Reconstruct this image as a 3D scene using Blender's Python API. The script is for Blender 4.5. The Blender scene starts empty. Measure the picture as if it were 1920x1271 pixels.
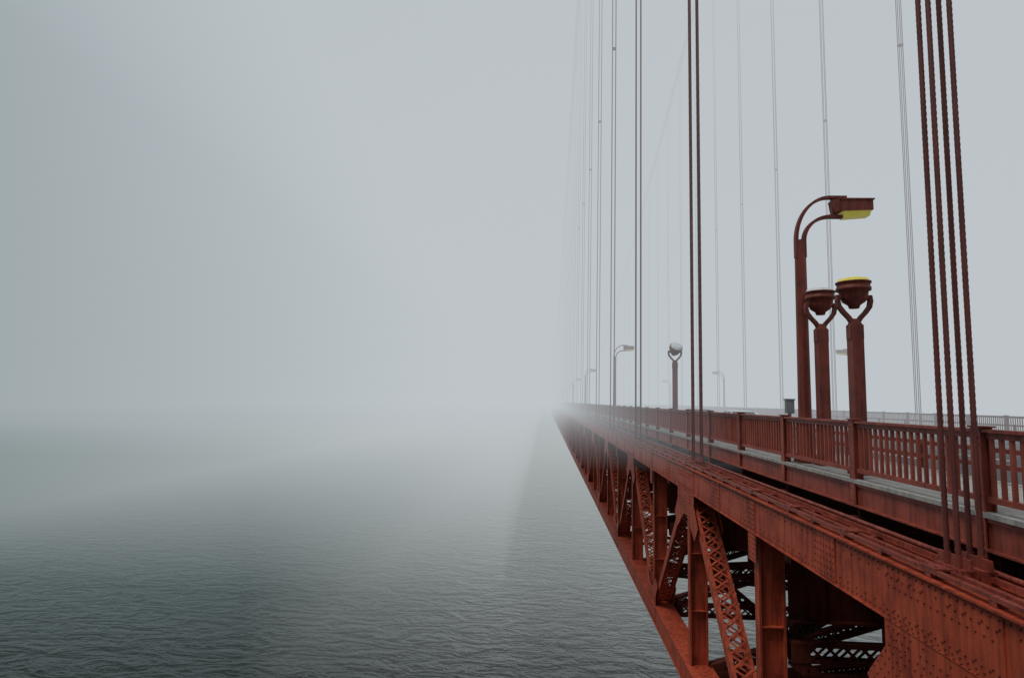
import bpy, bmesh, math, random
from mathutils import Vector, Matrix
random.seed(7)
S = bpy.context.scene
S.view_settings.view_transform = 'Standard'
S.view_settings.look = 'None'
S.view_settings.exposure = 0

# ---------------------------------------------------------------- materials
def newmat(name):
    m = bpy.data.materials.new(name); m.use_nodes = True
    nt = m.node_tree; nt.nodes.clear()
    return m, nt
def nd(nt, t, **kw):
    n = nt.nodes.new(t)
    for k, v in kw.items():
        setattr(n, k, v)
    return n
def ramp(nt, stops):
    r = nd(nt, 'ShaderNodeValToRGB')
    e = r.color_ramp.elements
    e[0].position, e[0].color = stops[0][0], (*stops[0][1], 1)
    e[1].position, e[1].color = stops[-1][0], (*stops[-1][1], 1)
    for p, c in stops[1:-1]:
        x = e.new(p); x.color = (*c, 1)
    return r

def painted(name, c_lo, c_mid, c_hi, rough=0.5, scale=1.0, bump=0.15, streak=True, spec=0.4, grime=0.55):
    m, nt = newmat(name)
    out = nd(nt, 'ShaderNodeOutputMaterial'); b = nd(nt, 'ShaderNodeBsdfPrincipled')
    geo = nd(nt, 'ShaderNodeNewGeometry')
    n1 = nd(nt, 'ShaderNodeTexNoise'); n1.inputs['Scale'].default_value = 1.3*scale
    n1.inputs['Detail'].default_value = 10; n1.inputs['Roughness'].default_value = 0.7
    nt.links.new(geo.outputs['Position'], n1.inputs['Vector'])
    r = ramp(nt, [(0.3, c_lo), (0.5, c_mid), (0.72, c_hi)])
    nt.links.new(n1.outputs['Fac'], r.inputs['Fac'])
    # vertical dirt streaks
    mp = nd(nt, 'ShaderNodeMapping'); mp.inputs['Scale'].default_value = (5*scale, 5*scale, 0.45*scale)
    nt.links.new(geo.outputs['Position'], mp.inputs['Vector'])
    n2 = nd(nt, 'ShaderNodeTexNoise'); n2.inputs['Scale'].default_value = 1.5
    n2.inputs['Detail'].default_value = 6
    nt.links.new(mp.outputs['Vector'], n2.inputs['Vector'])
    r2 = ramp(nt, [(0.36, (0.5, 0.48, 0.5)), (0.54, (1, 1, 1))])
    nt.links.new(n2.outputs['Fac'], r2.inputs['Fac'])
    mx = nd(nt, 'ShaderNodeMix', data_type='RGBA', blend_type='MULTIPLY')
    mx.inputs[0].default_value = grime if streak else 0.15
    nt.links.new(r.outputs['Color'], mx.inputs[6]); nt.links.new(r2.outputs['Color'], mx.inputs[7])
    nt.links.new(mx.outputs[2], b.inputs['Base Color'])
    b.inputs['Roughness'].default_value = rough
    b.inputs['Specular IOR Level'].default_value = spec
    n3 = nd(nt, 'ShaderNodeTexNoise'); n3.inputs['Scale'].default_value = 22*scale; n3.inputs['Detail'].default_value = 4
    nt.links.new(geo.outputs['Position'], n3.inputs['Vector'])
    bp = nd(nt, 'ShaderNodeBump'); bp.inputs['Strength'].default_value = bump; bp.inputs['Distance'].default_value = 0.01
    nt.links.new(n3.outputs['Fac'], bp.inputs['Height']); nt.links.new(bp.outputs['Normal'], b.inputs['Normal'])
    nt.links.new(b.outputs[0], out.inputs['Surface'])
    return m

RED = painted('international_orange_paint', (0.22, 0.038, 0.020), (0.42, 0.067, 0.030), (0.49, 0.094, 0.045), rough=0.6, spec=0.2, grime=0.85)
RIV = painted('shaded_rivet_red', (0.12, 0.024, 0.014), (0.20, 0.036, 0.020), (0.28, 0.05, 0.026), rough=0.6, spec=0.2)  # darker red stands in for rivet shading; also draws the splice seams
RAIL = painted('railing_paint', (0.17, 0.038, 0.026), (0.29, 0.058, 0.035), (0.36, 0.084, 0.055), rough=0.55, spec=0.3, grime=0.75)
REDD = painted('weathered_red_paint', (0.11, 0.029, 0.022), (0.20, 0.042, 0.028), (0.27, 0.060, 0.040), rough=0.6, spec=0.3, grime=0.7)
REDU = painted('shaded_red_paint', (0.045, 0.013, 0.010), (0.10, 0.021, 0.013), (0.16, 0.032, 0.019), rough=0.7, spec=0.15, grime=0.8)  # bridge red darkened: shade under the deck put into the colour
REDW = painted('worn_red_steel', (0.12, 0.030, 0.021), (0.24, 0.048, 0.030), (0.36, 0.095, 0.065), rough=0.5, spec=0.3, scale=2.0, grime=0.8)
ROPE = painted('wire_rope_paint', (0.085, 0.022, 0.020), (0.14, 0.034, 0.028), (0.19, 0.050, 0.040), rough=0.6, streak=False)
CONC = painted('concrete', (0.26, 0.25, 0.24), (0.36, 0.35, 0.33), (0.44, 0.43, 0.41), rough=0.85, scale=2, spec=0.2)
ASPH = painted('asphalt', (0.045, 0.045, 0.047), (0.06, 0.06, 0.062), (0.08, 0.08, 0.08), rough=0.8, scale=2, streak=False)
WHITE = painted('road_paint', (0.6, 0.6, 0.58), (0.72, 0.72, 0.7), (0.8, 0.8, 0.78), rough=0.7)
GLASSW = painted('white_lens', (0.6, 0.63, 0.62), (0.68, 0.71, 0.7), (0.75, 0.78, 0.77), rough=0.2, streak=False, bump=0.02)
YEL = painted('yellow_lens', (0.50, 0.42, 0.05), (0.62, 0.54, 0.09), (0.68, 0.60, 0.14), rough=0.3, streak=False, bump=0.02)
_b = [n for n in YEL.node_tree.nodes if n.type == 'BSDF_PRINCIPLED'][0]
_b.inputs['Emission Color'].default_value = (0.85, 0.72, 0.15, 1); _b.inputs['Emission Strength'].default_value = 0.16
CARW = painted('white_car_paint', (0.68, 0.69, 0.7), (0.74, 0.75, 0.76), (0.78, 0.79, 0.8), rough=0.2, streak=False, bump=0.0)
CARS = painted('silver_car_paint', (0.36, 0.38, 0.4), (0.42, 0.44, 0.46), (0.48, 0.5, 0.52), rough=0.25, streak=False, bump=0.0)
DARKG = painted('dark_glass', (0.015, 0.018, 0.02), (0.02, 0.024, 0.028), (0.03, 0.034, 0.04), rough=0.08, streak=False, bump=0.0, spec=0.8)
RUBBER = painted('rubber', (0.015, 0.015, 0.015), (0.02, 0.02, 0.02), (0.03, 0.03, 0.03), rough=0.8, streak=False)
STEEL = painted('grey_steel', (0.10, 0.10, 0.105), (0.15, 0.15, 0.155), (0.2, 0.2, 0.2), rough=0.5)
LAMPR = painted('tail_lamp', (0.4, 0.01, 0.01), (0.5, 0.02, 0.02), (0.55, 0.03, 0.02), rough=0.2, streak=False, bump=0)

# ---------------------------------------------------------------- mesh builder
class MB:
    def __init__(self): self.v = []; self.f = []; self.m = []; self.sm = []
    def add(self, vs, fs, mat=0, smooth=False):
        o = len(self.v); self.v += [tuple(x) for x in vs]
        for f in fs:
            self.f.append([o+i for i in f]); self.m.append(mat); self.sm.append(smooth)
    def box(self, x0, x1, y0, y1, z0, z1, mat=0):
        self.add([(x0,y0,z0),(x1,y0,z0),(x1,y1,z0),(x0,y1,z0),(x0,y0,z1),(x1,y0,z1),(x1,y1,z1),(x0,y1,z1)],
                 [(0,3,2,1),(4,5,6,7),(0,1,5,4),(1,2,6,5),(2,3,7,6),(3,0,4,7)], mat)
    def beam(self, p0, p1, side, w, h, mat=0, w1=None, h1=None):
        p0 = Vector(p0); p1 = Vector(p1); u = (p1-p0).normalized()
        s = Vector(side); s = (s - u*s.dot(u)).normalized(); n = u.cross(s)
        w1 = w if w1 is None else w1; h1 = h if h1 is None else h1
        vs = []
        for p, a, b in ((p0, w/2, h/2), (p1, w1/2, h1/2)):
            vs += [p-s*a-n*b, p+s*a-n*b, p+s*a+n*b, p-s*a+n*b]
        self.add(vs, [(0,3,2,1),(4,5,6,7),(0,1,5,4),(1,2,6,5),(2,3,7,6),(3,0,4,7)], mat)
    def cyl(self, p0, p1, r, n=8, mat=0, r1=None, smooth=True):
        p0 = Vector(p0); p1 = Vector(p1); u = (p1-p0).normalized()
        s = u.orthogonal().normalized(); t = u.cross(s); r1 = r if r1 is None else r1
        vs = []
        for p, rr in ((p0, r), (p1, r1)):
            for i in range(n):
                a = 2*math.pi*i/n; vs.append(p + (s*math.cos(a)+t*math.sin(a))*rr)
        self.add(vs, [(i, (i+1)%n, n+(i+1)%n, n+i) for i in range(n)], mat, smooth)
        self.add([vs[i] for i in range(n)], [tuple(range(n-1,-1,-1))], mat)
        self.add([vs[n+i] for i in range(n)], [tuple(range(n))], mat)
    def rivet(self, p, nrm, r=0.017, mat=0):
        r *= 1.2
        p = Vector(p); n = Vector(nrm); s = n.orthogonal().normalized(); t = n.cross(s)
        vs = []
        for rr, h in ((r, 0), (r*0.85, r*0.75)):
            for i in range(6):
                a = math.pi/3*i; vs.append(p + (s*math.cos(a)+t*math.sin(a))*rr + n*h)
        vs.append(p+n*r*1.05)
        self.add(vs, [(i,(i+1)%6,6+(i+1)%6,6+i) for i in range(6)]+[(6+i,6+(i+1)%6,12) for i in range(6)], mat, False)
    def prism(self, pts, x0, x1, mat=0):      # polygon in YZ, extruded in X
        n = len(pts)
        self.add([(x0, y, z) for y, z in pts]+[(x1, y, z) for y, z in pts],
                 [tuple(range(n)), tuple(range(2*n-1, n-1, -1))]+[(i, i+n, (i+1)%n+n, (i+1)%n) for i in range(n)], mat)
    def sweep(self, pts, side, w, h, mat=0):
        pts = [Vector(p) for p in pts]; s = Vector(side).normalized(); vs = []; fs = []
        for i, p in enumerate(pts):
            u = (pts[min(i+1, len(pts)-1)]-pts[max(i-1, 0)]).normalized(); n = u.cross(s).normalized()
            vs += [p-s*w/2-n*h/2, p+s*w/2-n*h/2, p+s*w/2+n*h/2, p-s*w/2+n*h/2]
        for i in range(len(pts)-1):
            a = 4*i
            for j in range(4): fs.append((a+j, a+(j+1)%4, a+4+(j+1)%4, a+4+j))
        fs.append((3,2,1,0)); e = 4*(len(pts)-1); fs.append((e,e+1,e+2,e+3))
        self.add(vs, fs, mat)
    def revolve(self, prof, M, n=28, mat=0, mats=None):
        vs = []
        for r, z in prof:
            for i in range(n):
                a = 2*math.pi*i/n; vs.append(M @ Vector((r*math.cos(a), r*math.sin(a), z)))
        o = len(self.v); self.v += [tuple(x) for x in vs]
        for k in range(len(prof)-1):
            mm = mats[k] if mats else mat
            for i in range(n):
                self.f.append([o+k*n+i, o+k*n+(i+1)%n, o+(k+1)*n+(i+1)%n, o+(k+1)*n+i]); self.m.append(mm); self.sm.append(True)
    def obj(self, name, mats, parent=None, loc=None):
        me = bpy.data.meshes.new(name)
        me.from_pydata(self.v, [], self.f)
        for m in mats: me.materials.append(m)
        me.polygons.foreach_set('material_index', self.m)
        me.polygons.foreach_set('use_smooth', self.sm)
        me.update()
        bm = bmesh.new(); bm.from_mesh(me); bmesh.ops.recalc_face_normals(bm, faces=bm.faces); bm.to_mesh(me); bm.free()
        o = bpy.data.objects.new(name, me); S.collection.objects.link(o)
        if parent: o.parent = parent
        if loc: o.location = loc
        return o
def empty(name, loc=(0,0,0)):
    e = bpy.data.objects.new(name, None); S.collection.objects.link(e); e.location = loc; return e

# ---------------------------------------------------------------- bridge layout
XC = 20.0                      # centreline
def mir(x): return 2*XC - x
Y0 = 9.2; PAN = 7.62
PY = 9.75                      # first visible railing post
YS, YE = -14.0, 620.0
bridge = empty('suspension_bridge')
def sta(k): return Y0 + PAN*k
K0, K1 = -3, 80
XO, XI = 5.75, 6.65            # outer / inner face of truss
ZT0, ZT1 = -3.45, -2.49        # top chord
ZB0, ZB1 = -11.08, -10.15      # bottom chord

def laced(mb, p0, p1, side, w, d, pitch=0.5, bar=0.07, faces=(1, -1), lace=True, mat=0):
    p0 = Vector(p0); p1 = Vector(p1); u = (p1-p0).normalized(); L = (p1-p0).length
    s = Vector(side); s = (s-u*s.dot(u)).normalized(); n = u.cross(s)
    for sg in (1, -1):
        mb.beam(p0+s*sg*w/2, p1+s*sg*w/2, s, 0.03, d, mat)
        for fn in (1, -1):
            o = s*sg*(w/2-0.06)+n*fn*(d/2-0.012)
            mb.beam(p0+o, p1+o, s, 0.09, 0.02, mat)
    if lace:
        k = max(2, int(L/pitch)); dt = L/k
        for fn in faces:
            for i in range(1, k-1):
                a = p0+u*dt*i; b = p0+u*dt*(i+1)
                q = n*fn*(d/2+0.004); q2 = n*fn*(d/2+0.013)
                mb.beam(a+s*(w/2-0.04)+q, b-s*(w/2-0.04)+q, n, 0.008, bar, mat)
                mb.beam(a-s*(w/2-0.04)+q2, b+s*(w/2-0.04)+q2, n, 0.008, bar, mat)
        for fn in (1, -1):
            mb.beam(p0+n*fn*(d/2+0.006), p0+u*dt*1.1+n*fn*(d/2+0.006), s, w, 0.012, mat)
            mb.beam(p1-u*dt*1.1+n*fn*(d/2+0.006), p1+n*fn*(d/2+0.006), s, w, 0.012, mat)

def truss(near):
    mb = MB()
    if near: xo, xi = XO, XI; sg = -1
    else: xo, xi = mir(XO), mir(XI); sg = 1
    xa, xb = min(xo, xi), max(xo, xi); xc = (xa+xb)/2
    for z0, z1 in ((ZT0, ZT1), (ZB0, ZB1)):
        mb.box(xa, xb, YS, YE, z0+0.02, z1-0.02)
        mb.box(xa-0.07, xb+0.05, YS, YE, z1-0.02, z1+0.012)
        mb.box(xa-0.035, xa+0.12, YS, YE, z0-0.002, z0+0.02)
        mb.box(xb-0.12, xb+0.035, YS, YE, z0-0.002, z0+0.02)
    for k in range(K0, K1):
        y = sta(k); top = (k % 2 == 0)
        zt, zb = ZT0-0.002, ZB1+0.012
        mb.box(xa+0.16, xb-0.16, y-0.012, y+0.012, zb, zt)
        mb.box(xa+0.1, xa+0.16, y-0.16, y+0.16, zb, zt)
        mb.box(xb-0.16, xb-0.1, y-0.16, y+0.16, zb, zt)
        if near and k < 8:
            for zz in (-5.9, -8.1):
                mb.box(xa+0.16, xb-0.16, y-0.15, y-0.012, zz, zz+0.03)
            for i in range(60):
                zz = -3.6-i*0.11
                if zz < zb+0.1 or k > 4: break
                for xx in (xa+0.2, xb-0.2): mb.rivet((xx, y-0.012, zz), (0, -1, 0), 0.013, 1)
                mb.rivet((xa+0.1, y+0.1, zz), (-1, 0, 0), 0.013, 1)
        if k+1 < K1:
            ya, yb = y, sta(k+1)
            za, zb2 = (-3.1, -10.5) if top else (-10.5, -3.1)
            det = near and k < 20 or (not near and 0 <= k < 9)
            laced(mb, (xc, ya, za), (xc, yb, zb2), (1, 0, 0), 0.7, 0.34, pitch=0.42 if k < 8 else 0.6, lace=det)
        for xs in ((xo+sg*0.012), (xi-sg*0.012)):
            def G(pts): mb.prism([(y+a, b) for a, b in pts], xs-0.011, xs+0.011)
            if top:
                G([(-1.3,-2.56),(1.3,-2.56),(1.3,-3.9),(1.9,-4.6),(1.4,-5.15),(0.3,-4.4),(-0.3,-4.4),(-1.4,-5.15),(-1.9,-4.6),(-1.3,-3.9)])
            else:
                G([(-1.1,-11.0),(1.1,-11.0),(1.1,-9.75),(1.6,-9.15),(1.2,-8.75),(0.3,-9.4),(-0.3,-9.4),(-1.2,-8.75),(-1.6,-9.15),(-1.1,-9.75)])
                mb.box(xs-0.009, xs+0.009, y-0.28, y+0.28, -4.2, -2.6)
    return mb
tm = truss(True)
xf = XO-0.001; xg = XO-0.0225
y = 3.0
while y < 44:
    st = 0.15 if y < 22 else 0.22
    for z in (ZT1-0.1, ZT0+0.1, ZT1-0.21 if int(y/st) % 2 else ZT0+0.21):
        k = round((y-Y0)/PAN); inside = (k % 2 == 0 and abs(y-sta(k)) < 1.31)
        tm.rivet((xg if inside else xf, y, z), (-1, 0, 0), 0.016, 1)
    for z in (ZB1-0.1, ZB0+0.1):
        tm.rivet((xf, y, z), (-1, 0, 0), 0.016, 1)
    y += st
for k in (-2, 0, 2, 4):
    yc = sta(k)
    for i in range(-8, 9):
        for j in range(15):
            a = i*0.15 + (0.075 if j % 2 else 0); z = -2.74-0.135*j
            if abs(a) > 1.22 or -3.2 < z < -2.95: continue
            if z < -3.95 and abs(a) > 0.85: continue
            if abs(a) < 0.2 and j % 3 == 0: continue
            if z < -3.5 and 0.3 < abs(a)-(-3.5-z)*0.75 < 0.5: continue
            tm.rivet((xg, yc+a, z), (-1, 0, 0), 0.017, 1)
    for sgn in (-1, 1):
        for r in range(8):
            for c in (-0.2, -0.07, 0.07, 0.2):
                dy = 0.8+r*0.12; a = sgn*(dy - c*0.7); z = -3.7 - r*0.13 - c*0.7
                if z < -4.75-(0.2-c): continue
                tm.rivet((xg, yc+a, z-0.02), (-1, 0, 0), 0.017, 1)
for k in (-1, 1, 3, 5):
    yc = sta(k)
    for i in range(12):
        for a in (-0.22, -0.09, 0.09, 0.22):
            tm.rivet((XO-0.022, yc+a, -2.68-0.13*i), (-1, 0, 0), 0.017, 1)
    for i in range(-7, 8):
        for j in range(10):
            z = -10.9+0.14*j
            if -10.75 < z < -10.4: continue
            tm.rivet((xg, yc+i*0.14, z), (-1, 0, 0), 0.018, 1)
for k in range(-1, 30):
    yy = sta(k)+3.4
    tm.box(XO-0.018, XO-0.001, yy-0.45, yy+0.45, ZT0+0.06, ZT1-0.06)
    tm.box(XO-0.022, XO-0.001, yy-0.006, yy+0.006, ZT0+0.06, ZT1-0.06, 1)
    if k < 4:
        for i in range(7):
            for j in range(6):
                tm.rivet((XO-0.018, yy-0.39+i*0.13, ZT0+0.14+j*0.135), (-1, 0, 0), 0.016, 1)
tm.obj('near_truss', [RED, RIV], bridge)
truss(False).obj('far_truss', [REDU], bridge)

# rails, pipes and brackets on the top of the near chord
mb = MB()
for x in (5.80, 6.02):
    mb.box(x-0.045, x+0.045, YS, YE, -2.40, -2.34)
mb.box(6.40, 6.46, YS, YE, -2.42, -2.34)
mb.cyl((6.62, YS, -2.34), (6.62, 300, -2.34), 0.045, 8)
yy = YS+0.5; i = 0
while yy < 260:
    mb.box(5.76, 6.06, yy-0.06, yy+0.06, -2.475, -2.405)
    if i % 2 == 0:
        mb.box(6.07, 6.52, yy-0.04, yy+0.04, -2.475, -2.425)
        mb.box(5.75, 6.07, yy-0.18, yy+0.18, -2.338, -2.31)
        for xx in (5.80, 6.02):
            for dy in (-0.1, 0.1):
                if yy < 40: mb.rivet((xx, yy+dy, -2.31), (0, 0, 1), 0.022)
    yy += 1.27; i += 1
for k in range(-2, 40, 2):
    y = sta(k)+0.1
    for x in (6.12, 6.4):
        mb.box(x-0.11, x+0.11, y-0.3, y+0.3, -2.47, -2.28)
        mb.box(x-0.02, x+0.02, y-0.35, y+0.35, -2.28, -2.12)
mb.obj('chord_fittings', [REDW], bridge)

# floor beams, stringers and bracing between the trusses
mb = MB()
for k in range(K0, 60):
    y = sta(k)
    x0, x1 = XI+0.02, mir(XI)-0.02
    mb.box(x0, x1, y-0.012, y+0.012, -5.68, -2.72)
    mb.box(x0, x1, y-0.2, y+0.2, -2.72, -2.68)
    mb.box(x0, x1, y-0.2, y+0.2, -5.72, -5.68)
    if k < 12:
        xx = x0+0.9
        while xx < x1-0.5:
            mb.box(xx-0.04, xx+0.04, y-0.12, y-0.012, -5.68, -2.72); xx += 1.7
    det = k < 10
    laced(mb, (x0, y, -10.6), (x1, y, -10.6), (0, 0, 1), 0.6, 0.4, pitch=0.6, lace=det)
    laced(mb, (x0, y, -10.3), (XC, y, -5.9), (0, 0, 1), 0.45, 0.35, pitch=0.5, lace=det)
    laced(mb, (x1, y, -10.3), (XC, y, -5.9), (0, 0, 1), 0.45, 0.35, pitch=0.5, lace=det)
    laced(mb, (x0+6.8, y, -10.3), (x0+6.8, y, -7.3), (1, 0, 0), 0.35, 0.25, pitch=0.4, lace=det)
    laced(mb, (x0, y, -6.5), (x0+6.8, y, -6.5), (0, 0, 1), 0.5, 0.25, pitch=0.45, lace=det)
    laced(mb, (x0+0.1, y, -6.7), (x0+3.0, y, -9.0), (0, 0, 1), 0.35, 0.2, pitch=0.35, lace=det)
    s = 1 if k % 2 == 0 else -1
    laced(mb, (XC-s*13.2, y, -10.75), (XC+s*13.2, sta(k+1), -10.75), (0, 0, 1), 0.4, 0.35, pitch=0.5, lace=det)
    if k < 20:
        laced(mb, (x0, y+0.3, -6.2), (XC-6, sta(k+1)-0.3, -6.2), (0, 0, 1), 0.45, 0.3, pitch=0.5, lace=det)
x = 8.0
while x < mir(7.9):
    mb.box(x-0.012, x+0.012, YS, YE, -2.64, -2.0); mb.box(x-0.12, x+0.12, YS, YE, -2.68+0.002, -2.64)
    x += 2.0
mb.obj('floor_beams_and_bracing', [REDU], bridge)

# deck : sidewalks, kerbs, road, lane lines
mb = MB()
for m in (0, 1):
    f = (lambda a, b: (a, b)) if m == 0 else (lambda a, b: (mir(b), mir(a)))
    a, b = f(6.82, 9.95); mb.box(a, b, YS, YE, -1.63, -1.55, 1)
    a, b = f(9.95, 10.2); mb.box(a, b, YS, YE, -2.0, -1.53, 1)
    a, b = f(6.90, 6.93); mb.box(a, b, YS, YE, -2.10, -1.63, 0)
    a, b = f(6.80, 7.02); mb.box(a, b, YS, YE, -2.13, -2.10, 0)
    a, b = f(6.86, 6.90); mb.box(a, b, YS, YE, -1.70, -1.63, 0)
mb.box(10.2, mir(10.2), YS, YE, -2.0, -1.74, 2)
mb.obj('deck', [RAIL, CONC, ASPH], bridge)
mb = MB()
for x in (13.4, 16.7, 20.0, 23.3, 26.6):
    y = YS
    while y < 300:
        mb.box(x-0.06, x+0.06, y, y+3, -1.738, -1.734); y += 9
mb.obj('lane_markings', [WHITE], bridge)
mb = MB()
y = PY-3.81*5
while y < 250:
    mb.box(6.95, 9.6, y-0.03, y+0.03, -2.35, -1.63)
    mb.box(6.60, 9.6, y-0.12, y+0.12, -2.38, -2.35)
    y += 3.81
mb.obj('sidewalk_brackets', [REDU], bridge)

# railings
def railing(x, yend):
    mb = MB()
    y = PY-3.81*5; i = 0
    while y < yend:
        low = -2.48 if i % 4 == 1 else -2.12
        mb.box(x-0.10, x-0.075, y-0.10, y+0.10, low, -0.25)
        mb.box(x+0.075, x+0.10, y-0.10, y+0.10, low, -0.25)
        mb.box(x-0.075, x+0.075, y-0.012, y+0.012, low, -0.25)
        mb.box(x-0.13, x+0.13, y-0.13, y+0.13, -0.25, -0.225)
        if y < 60:
            for zz in (-0.4, -0.5, -1.2, -1.3, -1.75, -1.9, -2.0):
                for dy in (-0.06, 0.06):
                    mb.rivet((x-0.10, y+dy, zz), (-1, 0, 0), 0.013)
        a, b = y+0.10, y+3.71
        mb.box(x-0.085, x+0.085, a, b, -0.325, -0.275)
        mb.box(x-0.035, x+0.035, a, b, -0.42, -0.325)
        mb.box(x-0.05, x+0.05, a, b, -1.40, -1.31)
        n = 18
        for j in range(n):
            yy = a + (j+0.5)*(b-a)/n
            mb.box(x-0.028, x+0.028, yy-0.026, yy+0.026, -1.31, -0.42)
        y += 3.81; i += 1
    return mb
railing(6.93, 420).obj('railing', [RAIL])
railing(mir(6.93), 300).obj('railing', [REDD])
for x in (10.05, mir(10.05)):
    mb = MB(); y = YS
    for z in (-1.2, -0.85):
        mb.box(x-0.05, x+0.05, YS, 320, z-0.05, z+0.05)
    while y < 320:
        mb.box(x+0.051, x+0.15, y-0.06, y+0.06, -1.53, -0.78); y += 3.81
    mb.obj('traffic_rail', [REDD])

# main cables and hangers
HS = 640.0
def zcab(y): return 143.0*((HS-y)/HS)**2 + 3.0
for i, x in enumerate((6.26, mir(6.26))):
    mb = MB(); pts = [(x, y, zcab(y)) for y in range(-20, 640, 10)]
    for a, b in zip(pts[:-1], pts[1:]): mb.cyl(a, b, 0.46, 14)
    mb.obj('main_cable', [REDD], bridge)
def helical(mb, x, y, z0, z1, r, step=0.035, n=18):
    k = int((z1-z0)/step); o = len(mb.v)
    for i in range(k+1):
        z = z0+i*step
        for j in range(n):
            a = 2*math.pi*j/n; ph = 2*math.pi*z/0.62
            rr = r*(1+0.13*math.cos(6*(a-ph)))
            mb.v.append((x+rr*math.cos(a), y+rr*math.sin(a), z))
    for i in range(k):
        for j in range(n):
            mb.f.append([o+i*n+j, o+i*n+(j+1)%n, o+(i+1)*n+(j+1)%n, o+(i+1)*n+j]); mb.m.append(0); mb.sm.append(True)
mb = MB(); cl = MB()
for side, x in ((0, 6.26), (1, mir(6.26))):
    for k in range(-2, 74, 2):
        y = sta(k)+0.1; zt = zcab(y)
        for dx in (-0.165, 0.165):
            for dy in (-0.12, 0.12):
                zl = -2.35
                if side == 0 and k in (0, 2):
                    top = 9.0 if k == 0 else 18.0
                    helical(mb, x+dx, y+dy, -2.35, top, 0.036, step=0.035 if k == 0 else 0.06, n=18 if k == 0 else 12); zl = top
                mb.cyl((x+dx, y+dy, zl), (x+dx, y+dy, zt), 0.036, 8)
                cl.cyl((x+dx, y+dy, -2.36), (x+dx, y+dy, -2.1), 0.055, 8)
        if zt > 40:
            cl.box(x-0.2, x+0.2, y-0.15, y+0.15, 34.95, 35.12)
        cl.box(x-0.5, x+0.5, y-0.3, y+0.3, zt-0.5, zt+0.5)
mb.obj('suspender_ropes', [ROPE], bridge)
cl.obj('rope_clamps', [REDD], bridge)

# ---------------------------------------------------------------- street lamps
def street_lamp(x, y, d):
    mb = MB(); zs = 6.42            # local, base on sidewalk
    def B(px0, px1, py, z0, z1, m=0): mb.box(min(px0*d, px1*d), max(px0*d, px1*d), -py, py, z0, z1, m)
    B(-0.24, 0.24, 0.24, 0.0, 0.25)
    mb.beam((0, 0, 0.25), (0, 0, 1.2), (1, 0, 0), 0.36, 0.36, 0, 0.32, 0.32)
    mb.revolve([(0.175, 1.2), (0.15, zs), (0.0, zs)], Matrix.Rotation(math.pi/8, 4, 'Z'), n=8)
    for q in range(len(mb.sm)): mb.sm[q] = False
    def arc(x0, z0, a, b, flat, n=14):
        pts = [(d*x0, 0, z0-0.5), (d*x0, 0, z0-0.2)]
        for i in range(n+1):
            t = math.pi/2*i/n
            pts.append((d*(x0+a-a*math.cos(t)), 0, z0+b*math.sin(t)))
        pts.append((d*(x0+a+flat), 0, z0+b))
        return pts
    mb.sweep(arc(-0.11, 6.4, 0.98, 1.32, 0.48), (0, 1, 0), 0.16, 0.08)
    mb.sweep(arc(0.11, 6.4, 0.78, 0.74, 0.34), (0, 1, 0), 0.16, 0.09)
    mb.beam((d*0.98, 0, 7.1), (d*0.98, 0, 7.76), (0, 1, 0), 0.1, 0.1)
    mb.beam((d*0.94, 0, 7.42), (d*1.1, 0, 7.45), (0, 1, 0), 0.3, 0.38, 0, 0.42, 0.38)
    mb.beam((d*1.1, 0, 7.45), (d*2.02, 0, 7.46), (0, 1, 0), 0.42, 0.38, 0, 0.42, 0.32)
    B(1.08, 2.06, 0.23, 7.60, 7.64)
    a = 1.17*d; b = 1.98*d
    vs = [(a,-0.18,7.26),(b,-0.18,7.31),(b,0.18,7.31),(a,0.18,7.26),(a+0.06*d,-0.13,7.08),(b-0.03*d,-0.13,7.14),(b-0.03*d,0.13,7.14),(a+0.06*d,0.13,7.08)]
    mb.add(vs, [(0,1,2,3),(4,7,6,5),(0,4,5,1),(1,5,6,2),(2,6,7,3),(3,7,4,0)], 1)
    return mb.obj('street_lamp', [REDD, YEL], loc=(x, y, -1.55))
for i in range(9):
    y = 17.15+45.72*i
    street_lamp(7.4, y, 1)
    street_lamp(mir(7.4), y, -1)

def floodlight(x, y, ztop, tilt=(0, 0), lens=1):
    mb = MB(); H = ztop+1.55
    mb.box(-0.2, 0.2, -0.2, 0.2, 0, 0.12)
    mb.box(-0.135, 0.135, -0.135, 0.135, 0.12, H-1.1)
    mb.box(-0.155, 0.155, -0.11, 0.11, H-1.45, H-1.1)
    mb.beam((0, 0, H-1.1), (0, 0, H-0.95), (1, 0, 0), 0.27, 0.2, 0, 0.14, 0.14)
    for s in (-1, 1):
        pts = [(s*0.05, 0, H-1.06), (s*0.14, 0, H-0.92), (s*0.26, 0, H-0.79), (s*0.36, 0, H-0.65), (s*0.39, 0, H-0.5), (s*0.36, 0, H-0.38)]
        mb.sweep(pts, (0, 1, 0), 0.12, 0.09)
        mb.cyl((s*0.29, 0, H-0.42), (s*0.42, 0, H-0.42), 0.065, 12)
    c = 0.85
    M = Matrix.Translation((0, 0, H-0.36)) @ Matrix.Rotation(tilt[0], 4, 'X') @ Matrix.Rotation(tilt[1], 4, 'Y') @ Matrix.Translation((0, 0, 0.34)) @ Matrix.Scale(c, 4)
    prof = [(0.0, -0.80), (0.13, -0.79), (0.16, -0.70), (0.30, -0.60), (0.36, -0.45), (0.385, -0.30), (0.45, -0.28), (0.455, -0.20),
            (0.425, -0.18), (0.43, -0.08), (0.46, -0.07), (0.46, -0.03), (0.40, -0.03), (0.395, 0.05), (0.2, 0.10), (0.0, 0.105)]
    mats = [0]*12+[lens]*3
    mb.revolve(prof, M, n=32, mats=mats)
    return mb.obj('floodlight', [REDD, YEL, GLASSW], loc=(x, y, -1.55))
floodlight(7.5, 14.5, 3.12, lens=1)
floodlight(7.62, 16.5, 3.26, lens=2)
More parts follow.
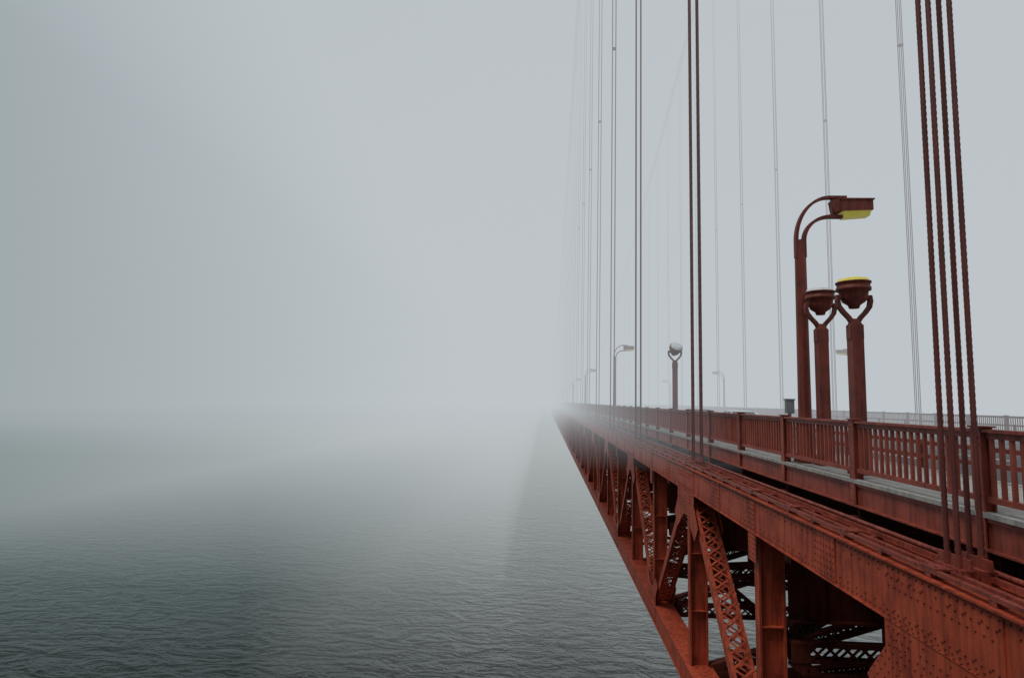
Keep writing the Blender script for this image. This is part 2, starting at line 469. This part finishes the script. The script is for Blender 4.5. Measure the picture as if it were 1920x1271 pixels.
floodlight(7.95, 36.3, 3.65, tilt=(0.75, 0.15), lens=2)

mb = MB()
mb.box(-0.05, 0.05, -0.05, 0.05, 0, 1.3); mb.box(-0.15, 0.15, -0.1, 0.1, 1.3, 1.82); mb.box(-0.18, 0.18, -0.13, 0.13, 1.82, 1.87)
mb.box(-0.11, 0.11, -0.115, -0.1, 1.36, 1.76); mb.box(-0.12, 0.12, -0.12, 0.12, 0, 0.03)
mb.obj('call_box', [STEEL], loc=(9.6, 23.6, -1.55))

# ---------------------------------------------------------------- cars
def car(x, y, paint, heading=1):
    mb = MB(); W = 0.9
    prof = [(-2.25,0.35),(-2.3,0.62),(-2.22,0.92),(-1.55,0.98),(-1.2,1.0),(0.85,1.0),(1.3,0.95),(2.1,0.8),(2.3,0.6),(2.28,0.32)]
    n = len(prof); vs = []; fs = []
    for xx, sc in ((-W, 0.97), (-W*0.9, 1.0), (W*0.9, 1.0), (W, 0.97)):
        for yy, z in prof: vs.append((xx, yy*sc, 0.3+(z-0.3)*(0.96 if sc < 1 else 1)))
    for a in range(3):
        for i in range(n): fs.append((a*n+i, a*n+(i+1)%n, (a+1)*n+(i+1)%n, (a+1)*n+i))
    fs += [tuple(range(n-1,-1,-1)), tuple(3*n+i for i in range(n))]
    mb.add(vs, fs, 0)
    cb = [(-1.75,0.97,0.82),(-1.15,1.38,0.66),(0.15,1.40,0.66),(1.1,0.97,0.80)]
    vs = [(-w, yy, z) for yy, z, w in cb]+[(w, yy, z) for yy, z, w in cb]
    mb.add(vs, [(0,1,2,3),(7,6,5,4),(0,4,5,1),(1,5,6,2),(2,6,7,3)], 1)
    mb.add([(-0.64,-1.2,1.385),(0.64,-1.2,1.385),(0.64,0.2,1.405),(-0.64,0.2,1.405),(-0.55,-1.05,1.45),(0.55,-1.05,1.45),(0.55,0.05,1.46),(-0.55,0.05,1.46)],
           [(4,5,6,7),(0,1,5,4),(1,2,6,5),(2,3,7,6),(3,0,4,7)], 0)
    for s in (-1, 1):
        for (ya, za, wa), (yb, zb, wb) in ((cb[0], cb[1]), (cb[2], cb[3]), ((-0.45,0.98,0.82),(-0.45,1.4,0.67))):
            mb.beam((s*wa, ya, za), (s*wb, yb, zb), (1, 0, 0), 0.06, 0.07, 0)
        for yy in (-1.4, 1.4):
            mb.cyl((s*0.72, yy, 0.33), (s*0.93, yy, 0.33), 0.33, 20, 2)
            mb.cyl((s*0.90, yy, 0.33), (s*0.94, yy, 0.33), 0.2, 12, 3)
        mb.box(s*0.62-0.17, s*0.62+0.17, -2.32, -2.2, 0.68, 0.84, 4)
        mb.box(s*0.62-0.17, s*0.62+0.17, 2.15, 2.29, 0.6, 0.72, 3)
        mb.box(min(s*0.85, s*1.02), max(s*0.85, s*1.02), 0.7, 0.85, 0.95, 1.08, 0)
    o = mb.obj('car', [paint, DARKG, RUBBER, GLASSW, LAMPR], loc=(x, y, -1.74))
    if heading < 0: o.rotation_euler = (0, 0, math.pi)
    return o
car(12.0, 37.5, CARW); car(11.9, 46.5, CARS); car(24.9, 74, CARS, -1)

# ---------------------------------------------------------------- water
ZW = -68.0
m, nt = newmat('sea_water')
out = nd(nt, 'ShaderNodeOutputMaterial'); b = nd(nt, 'ShaderNodeBsdfPrincipled')
geo = nd(nt, 'ShaderNodeNewGeometry')
def wn(scale, rot, sx, sy, detail=3, dist=0.0, rough=0.5):
    mp = nd(nt, 'ShaderNodeMapping'); mp.inputs['Rotation'].default_value = (0, 0, rot)
    mp.inputs['Scale'].default_value = (sx, sy, 1)
    nt.links.new(geo.outputs['Position'], mp.inputs['Vector'])
    n = nd(nt, 'ShaderNodeTexNoise'); n.inputs['Scale'].default_value = scale; n.inputs['Detail'].default_value = detail
    n.inputs['Distortion'].default_value = dist; n.inputs['Roughness'].default_value = rough
    nt.links.new(mp.outputs['Vector'], n.inputs['Vector']); return n
def math_(op, a, b_):
    n = nd(nt, 'ShaderNodeMath', operation=op)
    for i, q in enumerate((a, b_)):
        if isinstance(q, (int, float)): n.inputs[i].default_value = q
        else: nt.links.new(q, n.inputs[i])
    return n.outputs[0]
w1 = wn(0.06, 0.35, 0.6, 1.3, 2, 0.6)
w2 = wn(0.14, 0.3, 0.6, 1.25, 3, 1.2, 0.5)
w3 = wn(0.45, 0.1, 0.7, 1.3, 3, 0.8)
h = math_('ADD', math_('MULTIPLY', w1.outputs['Fac'], 9.0), math_('ADD', math_('MULTIPLY', w2.outputs['Fac'], 24.0), math_('MULTIPLY', w3.outputs['Fac'], 6.5)))
# choppy wake of the bridge pier: steeper waves beside the bridge, reflection dimmed to darken the strip
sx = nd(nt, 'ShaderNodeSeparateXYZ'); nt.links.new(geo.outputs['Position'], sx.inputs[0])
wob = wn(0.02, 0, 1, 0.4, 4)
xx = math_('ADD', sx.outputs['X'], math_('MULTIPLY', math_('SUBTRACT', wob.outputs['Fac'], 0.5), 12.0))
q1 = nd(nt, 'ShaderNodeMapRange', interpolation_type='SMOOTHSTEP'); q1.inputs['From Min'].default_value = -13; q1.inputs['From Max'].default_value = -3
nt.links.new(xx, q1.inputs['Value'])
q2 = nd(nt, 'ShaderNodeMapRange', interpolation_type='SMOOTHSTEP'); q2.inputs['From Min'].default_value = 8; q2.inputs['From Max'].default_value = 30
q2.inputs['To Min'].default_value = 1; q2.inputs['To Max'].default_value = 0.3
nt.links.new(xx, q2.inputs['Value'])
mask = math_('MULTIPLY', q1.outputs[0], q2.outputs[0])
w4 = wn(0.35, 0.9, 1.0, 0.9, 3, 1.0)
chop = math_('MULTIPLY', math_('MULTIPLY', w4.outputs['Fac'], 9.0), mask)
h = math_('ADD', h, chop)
bp = nd(nt, 'ShaderNodeBump'); bp.inputs['Strength'].default_value = 1.0; bp.inputs['Distance'].default_value = 1.0
nt.links.new(h, bp.inputs['Height']); nt.links.new(bp.outputs['Normal'], b.inputs['Normal'])
foam = wn(0.22, 0.2, 0.5, 2.2, 8, 0.6, 0.75)
rf = ramp(nt, [(0.715, (0.010, 0.018, 0.019)), (0.75, (0.45, 0.48, 0.48))])
nt.links.new(foam.outputs['Fac'], rf.inputs['Fac'])
nt.links.new(rf.outputs['Color'], b.inputs['Base Color'])
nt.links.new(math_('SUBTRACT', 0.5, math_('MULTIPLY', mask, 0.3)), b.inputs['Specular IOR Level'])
b.inputs['Roughness'].default_value = 0.05; b.inputs['IOR'].default_value = 1.33
nt.links.new(b.outputs[0], out.inputs['Surface'])
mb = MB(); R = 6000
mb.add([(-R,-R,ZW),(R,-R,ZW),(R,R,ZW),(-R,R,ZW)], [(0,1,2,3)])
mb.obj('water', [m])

# ---------------------------------------------------------------- fog banks (homogeneous), light put in as emission, no scattering
def fog(x0, x1, y0, y1, z0, z1, sigma, col):
    m, nt = newmat('fog_volume')
    out = nd(nt, 'ShaderNodeOutputMaterial')
    ab = nd(nt, 'ShaderNodeVolumeAbsorption'); ab.inputs['Color'].default_value = (0, 0, 0, 1); ab.inputs['Density'].default_value = sigma
    em = nd(nt, 'ShaderNodeEmission'); em.inputs['Color'].default_value = (*col, 1); em.inputs['Strength'].default_value = sigma
    ad = nd(nt, 'ShaderNodeAddShader')
    nt.links.new(ab.outputs[0], ad.inputs[0]); nt.links.new(em.outputs[0], ad.inputs[1]); nt.links.new(ad.outputs[0], out.inputs['Volume'])
    mb = MB(); mb.box(x0, x1, y0, y1, z0, z1)
    return mb.obj('fog', [m])
fog(-66, 2400, 22, 2600, -2.5, 45, 1/80, (0.515, 0.555, 0.585))
fog(-66, 2400, 22, 2600, 45.02, 95, 1/45, (0.505, 0.545, 0.575))
fog(-66, 2500, 130, 2605, -75, -2.52, 1/260, (0.42, 0.455, 0.455))
fog(-65.9, -3, 45, 2607, -15, -2.6, 1/95, (0.49, 0.525, 0.54))
fog(-2500, -66.02, 40, 2603, -20, 92, 1/170, (0.165, 0.225, 0.23))  # darker glow colour dims the left edge of the view
fog(-2500, -66.04, 125, 2606, -75, -20.02, 1/260, (0.185, 0.235, 0.235))

# ---------------------------------------------------------------- sky world
W = bpy.data.worlds.new('World'); S.world = W; W.use_nodes = True
nt = W.node_tree; nt.nodes.clear()
out = nd(nt, 'ShaderNodeOutputWorld'); bg = nd(nt, 'ShaderNodeBackground')
sky = nd(nt, 'ShaderNodeTexSky', sky_type='NISHITA'); sky.sun_disc = False
sc = nd(nt, 'ShaderNodeMix', data_type='RGBA', blend_type='MULTIPLY'); sc.inputs[0].default_value = 1
nt.links.new(sky.outputs[0], sc.inputs[6]); sc.inputs[7].default_value = (0.05, 0.05, 0.05, 1)
tc = nd(nt, 'ShaderNodeTexCoord'); sp = nd(nt, 'ShaderNodeSeparateXYZ'); nt.links.new(tc.outputs['Generated'], sp.inputs[0])
mr = nd(nt, 'ShaderNodeMapRange'); mr.inputs['From Min'].default_value = -1; mr.inputs['From Max'].default_value = 1
nt.links.new(sp.outputs['X'], mr.inputs['Value'])
r = ramp(nt, [(0.1, (0.12, 0.19, 0.195)), (0.28, (0.26, 0.33, 0.34)), (0.44, (0.46, 0.51, 0.54)), (0.75, (0.50, 0.53, 0.56)), (0.9, (0.34, 0.37, 0.39)), (1.0, (0.34, 0.37, 0.39))])
nt.links.new(mr.outputs[0], r.inputs['Fac'])
mx = nd(nt, 'ShaderNodeMix', data_type='RGBA'); mx.inputs[0].default_value = 0.1
nt.links.new(r.outputs['Color'], mx.inputs[6]); nt.links.new(sc.outputs[2], mx.inputs[7])
nt.links.new(mx.outputs[2], bg.inputs['Color']); bg.inputs['Strength'].default_value = 1.0
nt.links.new(bg.outputs[0], out.inputs['Surface'])

sun = bpy.data.lights.new('sun', 'SUN'); sun.energy = 1.5; sun.angle = math.radians(18); sun.color = (1, 0.96, 0.9)
so = bpy.data.objects.new('sun', sun); S.collection.objects.link(so)
d = Vector((0.42, 0.25, -0.95))
so.rotation_euler = d.to_track_quat('-Z', 'Y').to_euler()
_s = -d.normalized()
sky.sun_elevation = math.asin(_s.z); sky.sun_rotation = math.atan2(_s.x, _s.y)

# ---------------------------------------------------------------- camera
f = 1090.0; t = 0.0175
dy = Vector((1022-960, -(752-635.5), -f)); 
Yc = dy.normalized()
Xc = Vector((1, -t, (dy.x+(-dy.y)*t)/f)).normalized()
Zc = Xc.cross(Yc)
cam = bpy.data.cameras.new('camera'); cam.sensor_width = 36; cam.lens = f/1920*36
cam.clip_start = 0.1; cam.clip_end = 20000
co = bpy.data.objects.new('camera', cam); S.collection.objects.link(co)
co.matrix_world = Matrix((Xc, Yc, Zc)).to_4x4()
S.camera = co
